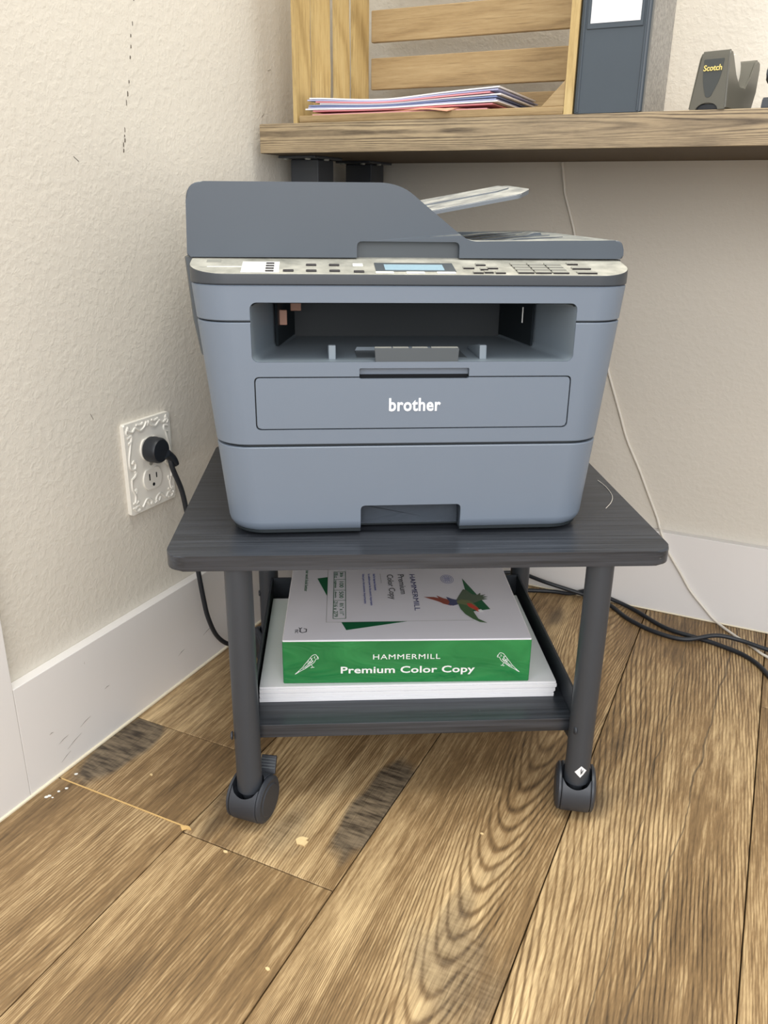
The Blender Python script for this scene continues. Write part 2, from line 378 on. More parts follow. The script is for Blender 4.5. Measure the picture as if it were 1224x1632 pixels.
M['scuff_lt'] = plain('pale_scuff', (150, 144, 136), .8, .2, var=.2, vs=300)
mesh_obj('scuff_marks', bm, 'scuff_lt', bl, smooth=False)

# ------------------------------------------------------------------ desk and what stands on it
DZ0, DZ = .692, .7285; DY = -.277
desk = thing('wall_desk', 'long brown stained wooden desk top mounted along the back wall above the printer', 'desk', (0, 0, 0))
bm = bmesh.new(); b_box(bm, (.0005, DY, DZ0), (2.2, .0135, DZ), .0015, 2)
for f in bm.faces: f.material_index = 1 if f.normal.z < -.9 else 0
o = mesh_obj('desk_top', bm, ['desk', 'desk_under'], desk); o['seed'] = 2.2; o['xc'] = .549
for x0, x1, y0, y1 in ((.002, .048, -.202, -.156), (.012, .058, -.052, -.006)):
    lg = box('desk_leg', 'black_m', desk, (x0, y0, .001), (x1, y1, .6885), .002)
    pl = box('mounting_plate', 'black_m', lg, (x0-.0015, y0-.03, .6885), (x1+.012, y1+.004, .692), .0008)
    for a, b in ((x0+.006, y0-.022), (x1-.004, y0-.022), (x1+.008, y0+.01)): lathe('screw', 'key', lg, [(.0035, .6865), (.0042, .6885), (.0042, .689)], 10, 'Z', (a, b, 0))

crate = thing('wooden_crate', 'slatted pine crate lying open side out on the desk, holding loose papers', 'crate', (0, 0, 0))
CX0, CX1, CY0, CY1 = .0535, .4225, -.2755, -.058; CT = 1.04
for (a, b) in ((-.2755, -.238), (-.2265, -.184), (-.166, -.1275), (-.112, -.066)):
    for xs in ((CX0, CX0+.006), (CX1-.010, CX1)):
        bm = bmesh.new(); n = 9; rings = []
        for i in range(n+1):
            z = DZ+(CT-DZ)*i/n; q = rnd.uniform(-.0012, .0012) if xs[0] < .1 else 0
            rings.append([(xs[0], a, z), (xs[1], a, z), (xs[1], b+q, z), (xs[0], b+q, z)])
        b_loft(bm, rings); o = mesh_obj('slat', bm, 'pine', crate, smooth=False); o['seed'] = rnd.random()*9; o['xc'] = (a+b)/2+rnd.uniform(-.03, .03)
for z0, z1 in ((.7375, .7785), (.7905, .8325), (.853, .8945), (.915, .955), (.975, 1.015)):
    o = box('slat', 'pine_h', crate, (CX0+.0087, -.064, z0), (CX1-.0102, -.056, z1), .001, 1); o['seed'] = rnd.random()*9; o['xc'] = (z0+z1)/2+rnd.uniform(-.03, .03)
for y0, y1 in ((-.2755, -.205), (-.198, -.135), (-.128, -.066)):
    o = box('floor_board', 'pine_h', crate, (CX0+.0087, y0, DZ), (CX1-.0102, y1, DZ+.0085), .0008, 1); o['seed'] = rnd.random()*9; o['xc'] = .7
for sx, x in ((-1, CX1-.0103),):
    o = prism('corner_block', 'pine_h', crate, [(x, DZ+.0086), (x+sx*.027, DZ+.0086), (x, DZ+.036)], -.274, -.262, 'Y', .0006, 1); o['seed'] = 4.; o['xc'] = .7

def sheet(lab, mat, x0, x1, y0, y1, zf, rot=0., th=.0015, droop=None):
    bm = bmesh.new(); nx, ny = 14, 8; top = []; bot = []
    cxm, cym = (x0+x1)/2, (y0+y1)/2; c, s = math.cos(rot), math.sin(rot)
    for j in range(ny+1):
        for i in range(nx+1):
            x = x0+(x1-x0)*i/nx; y = y0+(y1-y0)*j/ny
            X = cxm+c*(x-cxm)-s*(y-cym); Y = cym+s*(x-cxm)+c*(y-cym); z = zf(X, Y)
            if Y < -.276: z -= min((-.276-Y)*.5, .006)
            top.append(bm.verts.new((X, Y, z+th/2))); bot.append(bm.verts.new((X, Y, z-th/2)))
    k = nx+1
    for j in range(ny):
        for i in range(nx):
            a = j*k+i; bm.faces.new((top[a], top[a+1], top[a+k+1], top[a+k])); bm.faces.new((bot[a], bot[a+k], bot[a+k+1], bot[a+1]))
    per = [i for i in range(nx)] + [j*k+nx for j in range(ny)] + [ny*k+i for i in range(nx, 0, -1)] + [j*k for j in range(ny, 0, -1)]
    for a, b in zip(per, per[1:]+per[:1]): bm.faces.new((top[a], bot[a], bot[b], top[b]))
    o = mesh_obj('paper_sheet', bm, mat, None, ang=50); return tag(o, lab, 'paper', 'coloured papers in the crate')
stack = [('rose', 'pale pink paper lying lowest of the pile in the crate', .078, .318, -.268, 0), ('peach', 'peach paper second from the bottom of the crate pile, its corner drooping over the edge', .11, .30, -.262, -.28),
         ('pink', 'pink paper third from the bottom of the pile in the crate', .08, .325, -.27, .01), ('whitep', 'white paper just above the pink sheet at the middle of the crate pile', .07, .332, -.272, -.01),
         ('lilac', 'lilac paper just above the white sheet at the middle of the crate pile', .072, .328, -.268, .015), ('bluep', 'slate blue paper in the middle of the pile in the crate', .074, .330, -.27, 0),
         ('whitep', 'white paper lying directly on the slate blue sheet in the crate', .09, .334, -.269, .02), ('pink', 'deep pink paper third from the top of the crate pile', .085, .322, -.271, -.012),
         ('lilac', 'pale blue paper second from the top of the crate pile', .072, .331, -.27, .008), ('whitep', 'white paper lying topmost on the pile in the crate', .075, .333, -.27, -.006)]
for i, (m, lab, x0, x1, y0, rot) in enumerate(stack):
    base = DZ+.0096+i*.00195
    def zf(X, Y, b=base, i=i):
        t = (X-.07)/.26; e = i/9
        return b + e*(.002*math.exp(-((t-.0)/.2)**2) + .0052*max(0, (t-.45)/.55)**1.3 - .0030*math.exp(-((t-.42)/.25)**2)) 
    sheet(lab, m, x0, x1, y0, y0+.155+.01*(i % 3), zf, rot*.25 if m != 'peach' else rot)

binder = thing('ring_binder', 'black ring binder with a blank white spine label standing beside the crate', 'binder', (.4240, DY, DZ))
BH = .318
bm = bmesh.new(); b_prism(bm, fillet([(0, 0), (.0756, 0), (.0756, .014), (0, .014)], [.004, .004, 0, 0]), 0, BH, 'Z', .0008, 1)
mesh_obj('spine', bm, 'binder', binder)
for x0, x1 in ((.0005, .0035), (.0722, .0752)): box('cover', 'marble' if x0 > .05 else 'binder', binder, (x0, .0125, 0), (x1, .166, BH), .0006, 1)
box('paper_block', 'paper', binder, (.006, .02, .004), (.066, .158, BH-.02), .001)
for x in (.0035, .0695): box('spine_rib', 'binder', binder, (x, -.0012, .001), (x+.0025, .001, BH-.001), .0005, 1)
lh = box('label_pocket', 'binder', binder, (.0075, -.0014, .083), (.068, .001, .235), .0006, 1)
box('label_card', 'paper', lh, (.0115, -.0018, .0885), (.0645, -.0012, .231), 0, 1)

disp = thing('tape_dispenser', 'taupe black desktop tape dispenser standing on the desk right of the binder', 'tape dispenser', (.5665, DY+.003, DZ), R(-15))
prof = [(0, .0), (.006, .05), (.008, .0568), (.013, .0578), (.017, .055), (.026, .034), (.040, .0225), (.058, .0225), (.074, .036), (.088, .054), (.097, .0575), (.1035, .055), (.104, .048), (.096, .024), (.084, .007), (.074, 0)]
bm = bmesh.new(); rings = []
hw = lambda z: .0203-.0052*(z/.0578)
for s in (-1, 1): rings.append([(s*hw(z), y, z) for y, z in prof])
vr = b_loft(bm, rings)
bmesh.ops.bevel(bm, geom=[e for e in bm.edges if abs(e.verts[0].co.x-e.verts[1].co.x) < .01], offset=.0018, segments=3, affect='EDGES')
db = mesh_obj('body', bm, 'disp', disp, ang=35)
cb = bmesh.new(); b_prism(cb, [(.012*math.cos(R(a)), .0075*math.sin(R(a))-.0005) for a in range(0, 181, 15)], -.01, .004, 'Y')
cut(db, [cb])
box('base_pad', 'rubber', disp, (-.0175, .003, 0), (.0175, .075, .006), .001)
sc_p = fillet([(-.011, .049), (.0105, .049), (.0095, .030), (.002, .012), (-.003, .012), (-.009, .028)], [.001, .001, .008, .004, .004, .008], 6)
bm = bmesh.new(); b_prism(bm, sc_p, -.0004, .0006, 'Y', .0003, 2)
for v in bm.verts: v.co.y += v.co.z*.12
mesh_obj('scoop_inlay', bm, 'disp_dk', disp)
text('lettering', 'Scotch', 'brass', disp, (-.0098, .0034, .0378), (R(90-6.8), 0, 0), .0075, .0195, .00018, .0002, sy=1.05)
bm = bmesh.new(); b_lathe(bm, [(.0045, -.008), (.0175, -.008), (.0175, .008), (.0045, .008)], 28, 'X', (0, .047, .0405))
mesh_obj('tape_roll', bm, 'cable_w', disp)

st = thing('desk_stapler', 'black desk stapler at the photo right edge, only its tip showing', 'stapler', (.6195, -.262, DZ), R(-8))
prism('base', 'black_p', st, fillet([(0, 0), (.11, 0), (.115, .006), (.004, .012)], .003), 0, .034, 'X', .001)
prism('arm', 'black_p', st, fillet([(0, .029), (.012, .026), (.11, .022), (.115, .038), (.012, .046), (.001, .041)], .004), .0005, .0335, 'X', .002)
box('hinge', 'black_m', st, (.004, .09, .004), (.030, .108, .03), .001)
pd = thing('note_pad', 'white note pad lying on the desk near the photo right edge', 'note pad', (.617, -.285, DZ), R(6))
pd.location = (.634, -.272, DZ)
box('pages', 'paper', pd, (-.014, 0, 0), (.0, .003, .0001))
bpy.data.objects.remove(bpy.data.objects['pages'])
for i in range(3): box('page_block', 'paper', pd, (.002+.0006*i, .128, .0015*i), (.092+.0006*i, .22, .0015*(i+1)), .0003, 1)
pd.location = (.622, -.272, DZ)

# ------------------------------------------------------------------ printer cart
KX, KY, KP = .404, -.6353, .4998
cart = thing('printer_cart', 'low black two tier printer cart on casters in the room corner', 'cart', (KX, KY, 0), KP)
KH, KT = .3188, .0155
def rpoly(x0, x1, y0, y1, r, n=6): return fillet([(x0, y0), (x1, y0), (x1, y1), (x0, y1)], r, n)
prism('top_board', 'board', cart, rpoly(-.245, .245, 0, .385, .022, 8), KH-KT, KH, 'Z', .0018, 3)
prism('shelf_board', 'board', cart, rpoly(-.1722, .1722, .029, .332, .001, 1), .0935, .1095, 'Z', .0008, 2)
for s in (-1, 1):
    pl = [(.043, .1385), (.335, .1385), (.335, .088), (.055, .074), (.022, .080), (.022, .112), (.040, .114)]
    prism('side_rail', 'black_m', cart, [(y, z) for y, z in pl], s*.1737-.0012, s*.1737+.0012, 'X')
box('rear_rail', 'black_m', cart, (-.1722, .333, .09), (.1722, .3355, .1385))
for s, y in ((-1, .0148), (1, .0148), (-1, .348), (1, .348)):
    lg = lathe('leg', 'black_m', cart, [(.0115, .0395), (.0135, .0415), (.0135, KH-KT)], 28, 'Z', (s*(.178 if y < .1 else .18), y, 0))
    lathe('bolt', 'black_p', lg, [(.0001, 0), (.0035, 0), (.0045, .001), (.0045, .002)], 14, 'X', (s*.1945 if s < 0 else .1668, y-.003 if s < 0 else y-.008, .110))
def caster(x, y, yaw, brake):
    ca = part('caster', cart, (x, y, 0), (0, 0, yaw))
    yo = .005; zc = .0265
    bm = bmesh.new(); r = .0264; b_lathe(bm, [(.02, -.0155), (r-.0008, -.0155), (r, -.0145), (r, .0145), (r-.0008, .0155), (.02, .0155)], 48, 'X', (0, yo, zc))
    hood = mesh_obj('hood', bm, 'black_p', ca, ang=30)
    c1 = bmesh.new(); b_lathe(c1, [(.0045, .018), (.0075, .022), (.0168, .043), (.0168, .08)], 28, 'Z', (0, 0, 0)); 
    for v in c1.verts: v.co.y -= .003
    cut(hood, [c1])
    lathe('stem', 'black_m', ca, [(.0035, .0215), (.0065, .025), (.0095, .037), (.0095, .042)], 20)
    for s in (-1, 1):
        bm = bmesh.new(); w = [(.0001, .0215), (.017, .0215), (.0185, .0205), (.0225, .0205), (.0256, .0185), (.0256, .0162), (.0001, .0162)]
        b_lathe(bm, [(a, s*b) for a, b in w], 40, 'X', (0, yo, zc)); mesh_obj('wheel', bm, 'black_p', ca, ang=30)
    if brake:
        bt = box('brake_tab', 'black_p', ca, (-.0085, -.0022, 0), (.0085, .0022, .020), .001); bt.location = (.0075, .026, .0415); bt.rotation_euler = (R(-32), 0, R(12))
        bm = bmesh.new()
        for i in range(4): b_box(bm, (-.0078, -.0030, .006+i*.0032), (.0078, -.0018, .0074+i*.0032))
        g = mesh_obj('brake_ridges', bm, 'body_dk', ca); g.location = bt.location; g.rotation_euler = bt.rotation_euler
caster(-.178, .0148, R(-23), True); caster(.178, .0148, R(-13), False)
caster(-.18, .348, R(25), False); caster(.18, .348, R(-20), False)
stx = part('sticker', cart, (.1790, .0148, .0605))
bm = bmesh.new(); rr_ = .01385; ring = []
for u, v in ((-.0065, -.001), (.0, .0072), (.0068, .0005), (.0, -.0078)):
    a = u/rr_ - .02; ring.append(bm.verts.new((rr_*math.sin(a)-.0012, -rr_*math.cos(a), v)))
bm.faces.new(ring); bmesh.ops.subdivide_edges(bm, edges=bm.edges[:], cuts=1)
for v in bm.verts:
    a = math.atan2(v.co.x+.0012, -v.co.y); v.co.x = rr_*math.sin(a)-.0012; v.co.y = -rr_*math.cos(a)
mesh_obj('sticker_paper', bm, 'paper', stx)
text('sticker_mark', 'V', 'ink_black', stx, (-.0022, -.0144, -.0022), (R(90), 0, R(2)), .0062, .0034, .0002)

# ---------------- loose paper stack and ream on the shelf
ps = thing('paper_stack', 'stack of loose white legal size paper on the cart shelf under the ream', 'paper', (KX, KY, 0), KP)
zz = .1096
for i, (h, dx, dy, dw) in enumerate(((.0045, -.0040, -.0005, 0), (.0018, -.003, .001, -.001), (.0040, -.0035, 0, .0), (.0012, -.0022, .0012, -.001), (.0044, -.0030, .0002, .0), (.0026, -.0026, .0015, -.0015))):
    box('sheet_bundle', 'paper', ps, (-.1690+dx*.4+.0005, .072+dy, zz), (.1655+dx+dw+i*.0004, .290+dy*.5, zz+h-.0001), .0003, 1); zz += h
RZ = zz+.0002
def c2r(x, y): return (KX+math.cos(KP)*x-math.sin(KP)*y, KY+math.sin(KP)*x+math.cos(KP)*y)
rx, ry = c2r(-.0057, .0765); RA = -.016
ream = thing('paper_ream', 'wrapped ream of copy paper with green sides and a parrot label', 'paper ream', (rx, ry, RZ), KP+RA)
RW, RD, RH = .1378, .216, .0548
bm = bmesh.new(); b_box(bm, (-RW, 0, 0), (RW, RD, RH), .0016, 3)
for f in bm.faces: f.material_index = 1 if f.calc_center_median().z > RH-.0021 and f.normal.z > -.1 else 0
bmesh.ops.recalc_face_normals(bm, faces=bm.faces)
for f in bm.faces: f.material_index = 1 if f.normal.z > .2 else 0
wrap = mesh_obj('wrapper', bm, ['green', 'wrap'], ream, ang=60)
for s in (-1, 1):
    bm = bmesh.new(); b_prism(bm, [(.02, .004), (RD-.02, .004), (RD-.05, RH*.5), (.05, RH*.5)], s*(RW+.0001), s*(RW+.0006), 'X')
    mesh_obj('end_fold', bm, 'green', ream, smooth=False)
def rl(x, y):  # cart point on the ream top -> ream local
    dx, dy = x+.0057, y-.0765; c, s = math.cos(RA), math.sin(RA); return (c*dx+s*dy, -s*dx+c*dy)
ZT = RH+.0001
def tx(body, mat, x, y, size, width, bold=0., nm='lettering', tilt=0.):
    p = rl(x, y); return text(nm, body, mat, ream, (p[0], p[1], ZT+.0002), (0, 0, R(-90)+tilt-RA), size, width, bold, .00008)
for q in ([(-.1078, .2356), (-.095, .1849), (-.0948, .2391)], [(-.0782, .1182), (-.073, .0997), (-.0034, .118)], [(.0764, .2302), (.0740, .1395), (.0977, .145)]): flat('label_corner', 'ink_green', ream, [[rl(*p) for p in q]], ZT)
L = .00035
def ln(a, b, w=L):
    A, B = Vector(a), Vector(b); n = Vector((-(B-A).y, (B-A).x)).normalized()*w; return [rl(*(A-n)), rl(*(B-n)), rl(*(B+n)), rl(*(A+n))]
flat('label_outline', 'key', ream, [ln((-.0955, .1185), (-.0945, .27), .0002), ln((-.0955, .1185), (.074, .1185), .0002)], ZT, t=.0001)
bx = []
for x in (-.0878, -.0732): bx.append(ln((x, .127), (x+.0012, .2552)))
for y in (.127, .1735, .201, .232, .2552): bx.append(ln((-.0878+(y-.127)*.009, y), (-.0732+(y-.127)*.009, y)))
flat('label_table', 'ink_green', ream, bx, ZT, t=.0001)
for s, x, y, sz, wd in (('28 lb', -.0792, .2525, .0058, .013), ('105 g', -.0858, .2525, .0058, .015), ('100', -.0800, .2255, .0075, .017), ('brightness', -.0858, .229, .0035, .0215), ('500', -.0803, .1970, .0075, .018), ('sheets', -.0858, .197, .0035, .017), ('8½" x 11"', -.0800, .1655, .0068, .030), ('216 x 279', -.0868, .1705, .0066, .039)):
    tx(s, 'ink_green', x, y, sz, wd)
tx('HAMMERMILL', 'ink_navy', .0103, .2440, .0094, .1000, 0, tilt=-.02)
tx('Premium', 'ink_black', -.0050, .2440, .0112, .0560)
tx('Color Copy', 'ink_black', -.0190, .2440, .0112, .0700)
for s, x, w in (('Ideal for important documents', -.0368, .048), ('La solution pour les documents importants', -.0432, .088), ('Ideal para documentos importantes', -.0505, .083)): tx(s, 'ink_blue', x, .2468, .0042, w)
flat('label_rule', 'key', ream, [ln((-.0275, .247), (-.0273, .22), .0002)], ZT)
tx('Makes your work look better', 'ink_green', -.1232, .2830, .0060, .084)
tx('FSC', 'ink_black', -.1300, .1025, .0050, .0080)
flat('recycling_mark', 'ink_black', ream, [ln(a, b, .0005) for a, b in (((-.1245, .1045), (-.1245, .0975)), ((-.1245, .0975), (-.1215, .0955)), ((-.1215, .0955), (-.1175, .0975)), ((-.1175, .0975), (-.1175, .1035)), ((-.1175, .1035), (-.1205, .105)), ((-.1245, .1045), (-.1225, .107)), ((-.1245, .1045), (-.126, .107)))], ZT)
sl = []
cxs, cys = .0570, .2285
for rad, wd in ((.0085, .0002), (.0065, .00012), (.004, .00012)):
    pp = [(cxs+rad*.95*math.cos(R(a)), cys+rad*1.5*math.sin(R(a))) for a in range(0, 361, 24)]
    sl += [ln(a, b, wd) for a, b in zip(pp, pp[1:])]
for a in range(0, 360, 30): sl.append(ln((cxs+.0044*math.cos(R(a)), cys+.0068*math.sin(R(a))), (cxs+.0062*math.cos(R(a)), cys+.0094*math.sin(R(a))), .0002))
for y in (-.003, 0, .003): sl.append(ln((cxs-.003, cys+y), (cxs+.003, cys+y), .0005))
flat('seal_emblem', 'ink_blue', ream, sl, ZT)
def inkm(n, c):
    M[n] = plain(n, c, .4, .4, var=.12, vs=160); return n
pa = lambda nm, mat, P, z=.0003: flat(nm, mat, ream, [[rl(*p) for p in P]], ZT+z, t=.0001)
pa('parrot_wing', inkm('ink_olive_grey', (88, 104, 84)), [(.060, .168), (.066, .182), (.073, .198), (.077, .196), (.082, .184), (.088, .182), (.093, .188), (.092, .181), (.0985, .183), (.094, .178), (.1005, .177), (.094, .1735), (.099, .171), (.091, .168), (.083, .162), (.074, .158)])
pa('parrot_tail', inkm('ink_tail_rust', (150, 76, 62)), [(.0222, .1785), (.034, .178), (.040, .175), (.038, .182), (.046, .174), (.052, .170), (.0615, .166), (.0615, .158), (.052, .155), (.044, .160), (.040, .165), (.034, .170)])
pa('parrot_tail_band', inkm('ink_tail_slate', (72, 78, 112)), [(.050, .1735), (.0495, .178), (.056, .172), (.064, .168), (.064, .159), (.055, .1545), (.049, .157), (.052, .163)], .0004)
pa('parrot_body', inkm('ink_body_moss', (116, 122, 84)), [(.0605, .1665), (.067, .170), (.076, .167), (.081, .157), (.084, .147), (.080, .142), (.074, .146), (.068, .151), (.061, .158)], .00045)
pa('parrot_lower_wing', inkm('ink_wing_green', (74, 106, 70)), [(.0615, .160), (.071, .155), (.0765, .144), (.0775, .133), (.0795, .121), (.088, .1105), (.080, .113), (.073, .121), (.0665, .132), (.0625, .146)], .0005)
pa('parrot_head', inkm('ink_head_red', (196, 66, 52)), [(.072, .160), (.077, .159), (.083, .148), (.086, .1405), (.082, .138), (.078, .145), (.073, .151)], .0006)
pa('parrot_beak', 'ink_white', [(.082, .142), (.0865, .1435), (.0885, .139), (.084, .137)], .0007)
# writing and line drawings on the green front (ream local x, z)
fz = lambda z: z-.1285
text('front_lettering', 'HAMMERMILL', 'ink_white', ream, (-.0380, -.0004, .0305), (R(90), 0, 0), .0090, .0745, 0, .0001, 1.1)
text('front_lettering', 'Premium Color Copy', 'ink_white', ream, (-.0738, -.0004, .0132), (R(90), 0, 0), .0118, .1495, .00022, .0001, 1.03)
def parrot(mx, x0, z0):
    S = lambda P: [(x0+mx*x, z0+z) for x, z in P]; bm = bmesh.new()
    out = [(.0255, .0205), (.0235, .0245), (.0195, .0235), (.016, .019), (.0115, .013), (.0075, .0075), (.000, .000), (.006, .004), (.012, .0075), (.0165, .011), (.0215, .015), (.0235, .019), (.0262, .0195), (.0255, .0222)]
    lines = [out, [(.0195, .0205), (.0165, .015), (.012, .010), (.0085, .0068)], [(.0205, .017), (.0165, .0125), (.0115, .008)], [(.0175, .0205), (.0195, .0165), (.0165, .0145), (.0135, .0145)], [(.0185, .0118), (.0195, .0088), (.0175, .0082)], [(.0195, .0088), (.0215, .0086)], [(.0225, .0225), (.0215, .021), (.0225, .02)], [(.0045, .0042), (.0025, .0012)], [(.0145, .0165), (.0165, .0155), (.015, .0125)]]
    for l in lines: b_tube(bm, [(x, -.0003, z) for x, z in S(crv([(a, b, 0) for a, b in l], 3) and [(p.x, p.y) for p in crv([(a, b, 0) for a, b in l], 3)])], .00032, 5)
    mesh_obj('parrot_drawing', bm, 'ink_white', ream)
parrot(1, -.1245, .0125); parrot(-1, .1262, .0125)

# ------------------------------------------------------------------ printer
px, py = c2r(-.0085*math.cos(.0294), .0478-.0085*math.sin(.0294))
prn = thing('laser_printer', 'grey all in one laser printer with a document feeder lid on the black cart', 'printer', (px, py, KH), KP+.0294)
hwz = lambda z: .180+.1*z
PB = .345
def shell(name, z0, z1, mat, inset=0., y0=0., base=False, e=.0009, rad=.034):
    rings = []
    lv = [(z0, .007), (z0+.0025, .003), (z0+.007, .0006), (z0+.011, 0)] if base else [(z0, e), (z0+e, 0)]
    lv += [(z1-e, 0), (z1, e)]
    for z, q in lv:
        rings.append([(x, y, z) for x, y in rrect(hwz(z)-inset-q, y0+inset+q, PB-q-inset, rad-q*.5, 10, .012)])
    bm = bmesh.new(); b_loft(bm, rings); return mesh_obj(name, bm, mat, prn, ang=35)
tray = shell('paper_tray', .0055, .0931, 'body', base=True)
body = shell('main_body', .0955, .2098, 'body')
scan = shell('scanner_body', .2112, .2424, 'body')
chas = shell('chassis', .0038, .2424, 'chassis', inset=.003)
box('lid_gap', 'chassis', prn, (-.197, .0665, .240), (.197, .325, .2645), .004)
def bay_cutter(g=0.):
    rings = []
    for y, hx, z0, z1 in ((-.02, .1502, .174, .2275), (.0, .1502, .174, .2275), (.004, .1492, .1744, .2268), (.165, .116, .1735, .2255)):
        rings.append([(x, y, z) for x, z in rrect(hx-g, z0+g, z1-g, .006, 5)])
    bm = bmesh.new(); b_loft(bm, rings); return bm
def bx_cut(lo, hi, bev=0., seg=3):
    bm = bmesh.new(); b_box(bm, lo, hi, bev, seg); return bm
def pr_cut(poly, lo, hi, axis='Y'):
    bm = bmesh.new(); b_prism(bm, poly, lo, hi, axis); return bm
notch = lambda: pr_cut(fillet([(-.0502, -.01), (.0497, -.01), (.0497, .0325), (-.0502, .0325)], [0, 0, .005, .005]), -.01, .021)
cut(tray, [notch()]); 
CV = (-.149, .1505, .1100, .1606)
groove = lambda: pr_cut(fillet([(CV[0], CV[2]), (CV[1], CV[2]), (CV[1], CV[3]), (CV[0], CV[3])], .005), -.01, .006)
grip = lambda: pr_cut(fillet([(-.0517, .1585), (.0517, .1585), (.0517, .1683), (-.0517, .1683)], .0015), -.01, .009)
cut(body, [bay_cutter(), groove(), grip()]); cut(scan, [bay_cutter()]); cut(chas, [bay_cutter(), notch(), grip()])
g_ = .0012
cov = prism('front_cover', 'body', prn, fillet([(CV[0]+g_, CV[2]+g_), (CV[1]-g_, CV[2]+g_), (CV[1]-g_, CV[3]-g_), (.052, CV[3]-g_), (.0505, .1583), (-.0505, .1583), (-.052, CV[3]-g_), (CV[0]+g_, CV[3]-g_)], [.004, .004, .004, .0005, .001, .001, .0005, .004]), .0002, .0058, 'Y', .0006, 2)
box('groove_lining', 'groove', prn, (CV[0]-.001, .0056, CV[2]-.001), (CV[1]+.001, .0064, CV[3]+.001))
box('grip_lining', 'body', prn, (-.053, .0062, .157), (.053, .0094, .1695))
text('logo', 'brother', 'logo', cov, (-.0236, .0001, .1278), (R(90), 0, 0), .0172, .0494, .00040, .0002, 1.06)
# output bay liner
bm = bmesh.new(); rings = []
for y, hx, z0, z1 in ((.0006, .1499, .1743, .2272), (.004, .1489, .1747, .2265), (.160, .1165, .1738, .2252)):
    rings.append([(x, y, z) for x, z in rrect(hx, z0, z1, .006, 5)])
vr = b_loft(bm, rings, cap=False); bm.faces.ensure_lookup_table()
for f in bm.faces:
    c = f.calc_center_median(); f.material_index = 1 if c.z > .2245 else 0
bay = mesh_obj('output_bay', bm, ['bay', 'chassis'], prn, ang=35)
box('bay_back', 'chassis', bay, (-.118, .1605, .172), (.118, .1625, .227))
for s in (-1, 1):
    prism('inner_side', 'chassis', bay, [(s*.1310, .078), (s*.1285, .076), (s*.1135, .160), (s*.1165, .160)], .1765, .2265, 'Z')
for x, y, z0, z1, m in ((-.1245, .085, .196, .211, 'copper'), (-.1105, .105, .2075, .2170, 'copper')):
    box('inner_tab', m, bay, (x-.006, y, z0), (x+.005, y+.004, z1), .001)
box('edge_strip', 'white_p', bay, (.1195, .082, .199), (.1205, .083, .2145))
for x in (-.0765, .0665):
    bm = bmesh.new(); b_prism(bm, [(.012, .1745), (.075, .1745), (.072, .178), (.02, .1872), (.0135, .1872)], x-.0035, x+.0035, 'X', .001)
    mesh_obj('paper_guide', bm, 'bay', bay)
box('floor_recess', 'body_dk', bay, (-.053, .018, .1746), (.052, .06, .1752), .0002, 1)
prism('recess_wall', 'bay', bay, [(-.053, .1751), (.052, .1751), (.050, .1785), (-.051, .1785)], .058, .062, 'Y')
fl = prism('paper_stop', 'body_dk', bay, fillet([(-.0365, .1738), (.0405, .1738), (.0412, .1866), (-.0375, .1866)], .0008), .0005, .0030, 'Y', .0004)
bm = bmesh.new()
for a, b in ((-.0372, -.0215), (-.0205, -.0055), (-.0025, .0125), (.0155, .0275), (.0265, .0410)): b_box(bm, (a, .003, .1835), (b, .0085, .1870), .0005)
mesh_obj('stop_ribs', bm, 'key', bay)
# bits seen at the sides and below
for s in (-1, 1):
    bm = bmesh.new()
    for_y = []
    for y, q in ((.055, .002), (.062, 0), (.335, 0)):
        w = .0045 if s < 0 else 0.
        for_y.append([(s*(.2085+w-q), y, .2628), (s*(.2045+w-q), y, .205), (s*(.199+w-q), y, .172), (s*(.190), y, .165), (s*.19, y, .2628)])
    b_loft(bm, for_y); mesh_obj('side_cover', bm, 'body_dk', prn)
for x, y in ((-.13, .03), (.13, .03), (-.14, .31), (.14, .31)): lathe('foot', 'rubber', prn, [(.010, 0.0002), (.011, .0015), (.011, .005)], 16, 'Z', (x, y, 0))
# control panel
cp_rings = []
pz = lambda y: .2525+.187*y
bot = rrect(.2050, -.0008, .066, .036, 12, .004)
for q, f in ((.0015, lambda y: .2426), (.0, lambda y: .2437), (.0, lambda y: pz(max(y, 0))-.0011), (.0004, lambda y: pz(max(y, 0))-.0003), (.0013, lambda y: pz(max(y, 0)))):
    cp_rings.append([(x, y, f(y)) for x, y in rrect(.2050-q, -.0008+q, .066-q, .036-q, 12, .004)])
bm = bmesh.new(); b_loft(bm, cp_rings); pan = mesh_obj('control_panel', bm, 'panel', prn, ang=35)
PT = math.atan(.187)
def onp(name, mat, x0, x1, y0, y1, h=.0008, bev=.0003, base=.0001, par=None):
    """a raised piece on the sloping control panel, given in printer x,y"""
    o = box(name, mat, par or pan, (0, 0, base), (x1-x0, (y1-y0)/math.cos(PT), base+h), bev, 1)
    o.location = (x0+.0085, y0, pz(y0)); o.rotation_euler = (PT, 0, 0); return o
onp('one_touch_card', 'white_p', -.1655, -.1318, .0025, .0385, .0004, .0001)
for i in range(4): onp('one_touch_key', 'key_dk', -.1440, -.1365, .0045+.0085*i, .0090+.0085*i, .0005, .0002, .0004)
onp('printed_label', 'key', -.1985, -.1855, .0375, .0450, .0002, 0)
onp('printed_line', 'white_p', -.1965, -.158, .0205, .0225, .00015, 0)
def button(x, y, w=.0095, d=.004, m='key'):
    b = onp('button', m, x-w/2, x+w/2, y, y+d, .0012, .0004); return b
for x in (-.1030, -.0820):
    for y in (.006, .0255): button(x, y, m='key_dk')
button(-.1235, .006, m='key_dk'); button(-.0603, .004, m='key_dk'); onp('button', 'white_p', -.0650, -.0556, .024, .0325, .0010)
bez = onp('screen_bezel', 'body_dk', -.0448, .0285, .0085, .0365, .0006, .0002)
onp('screen', 'lcd', -.0362, .0182, .0115, .0300, .0002, 0, .0007)
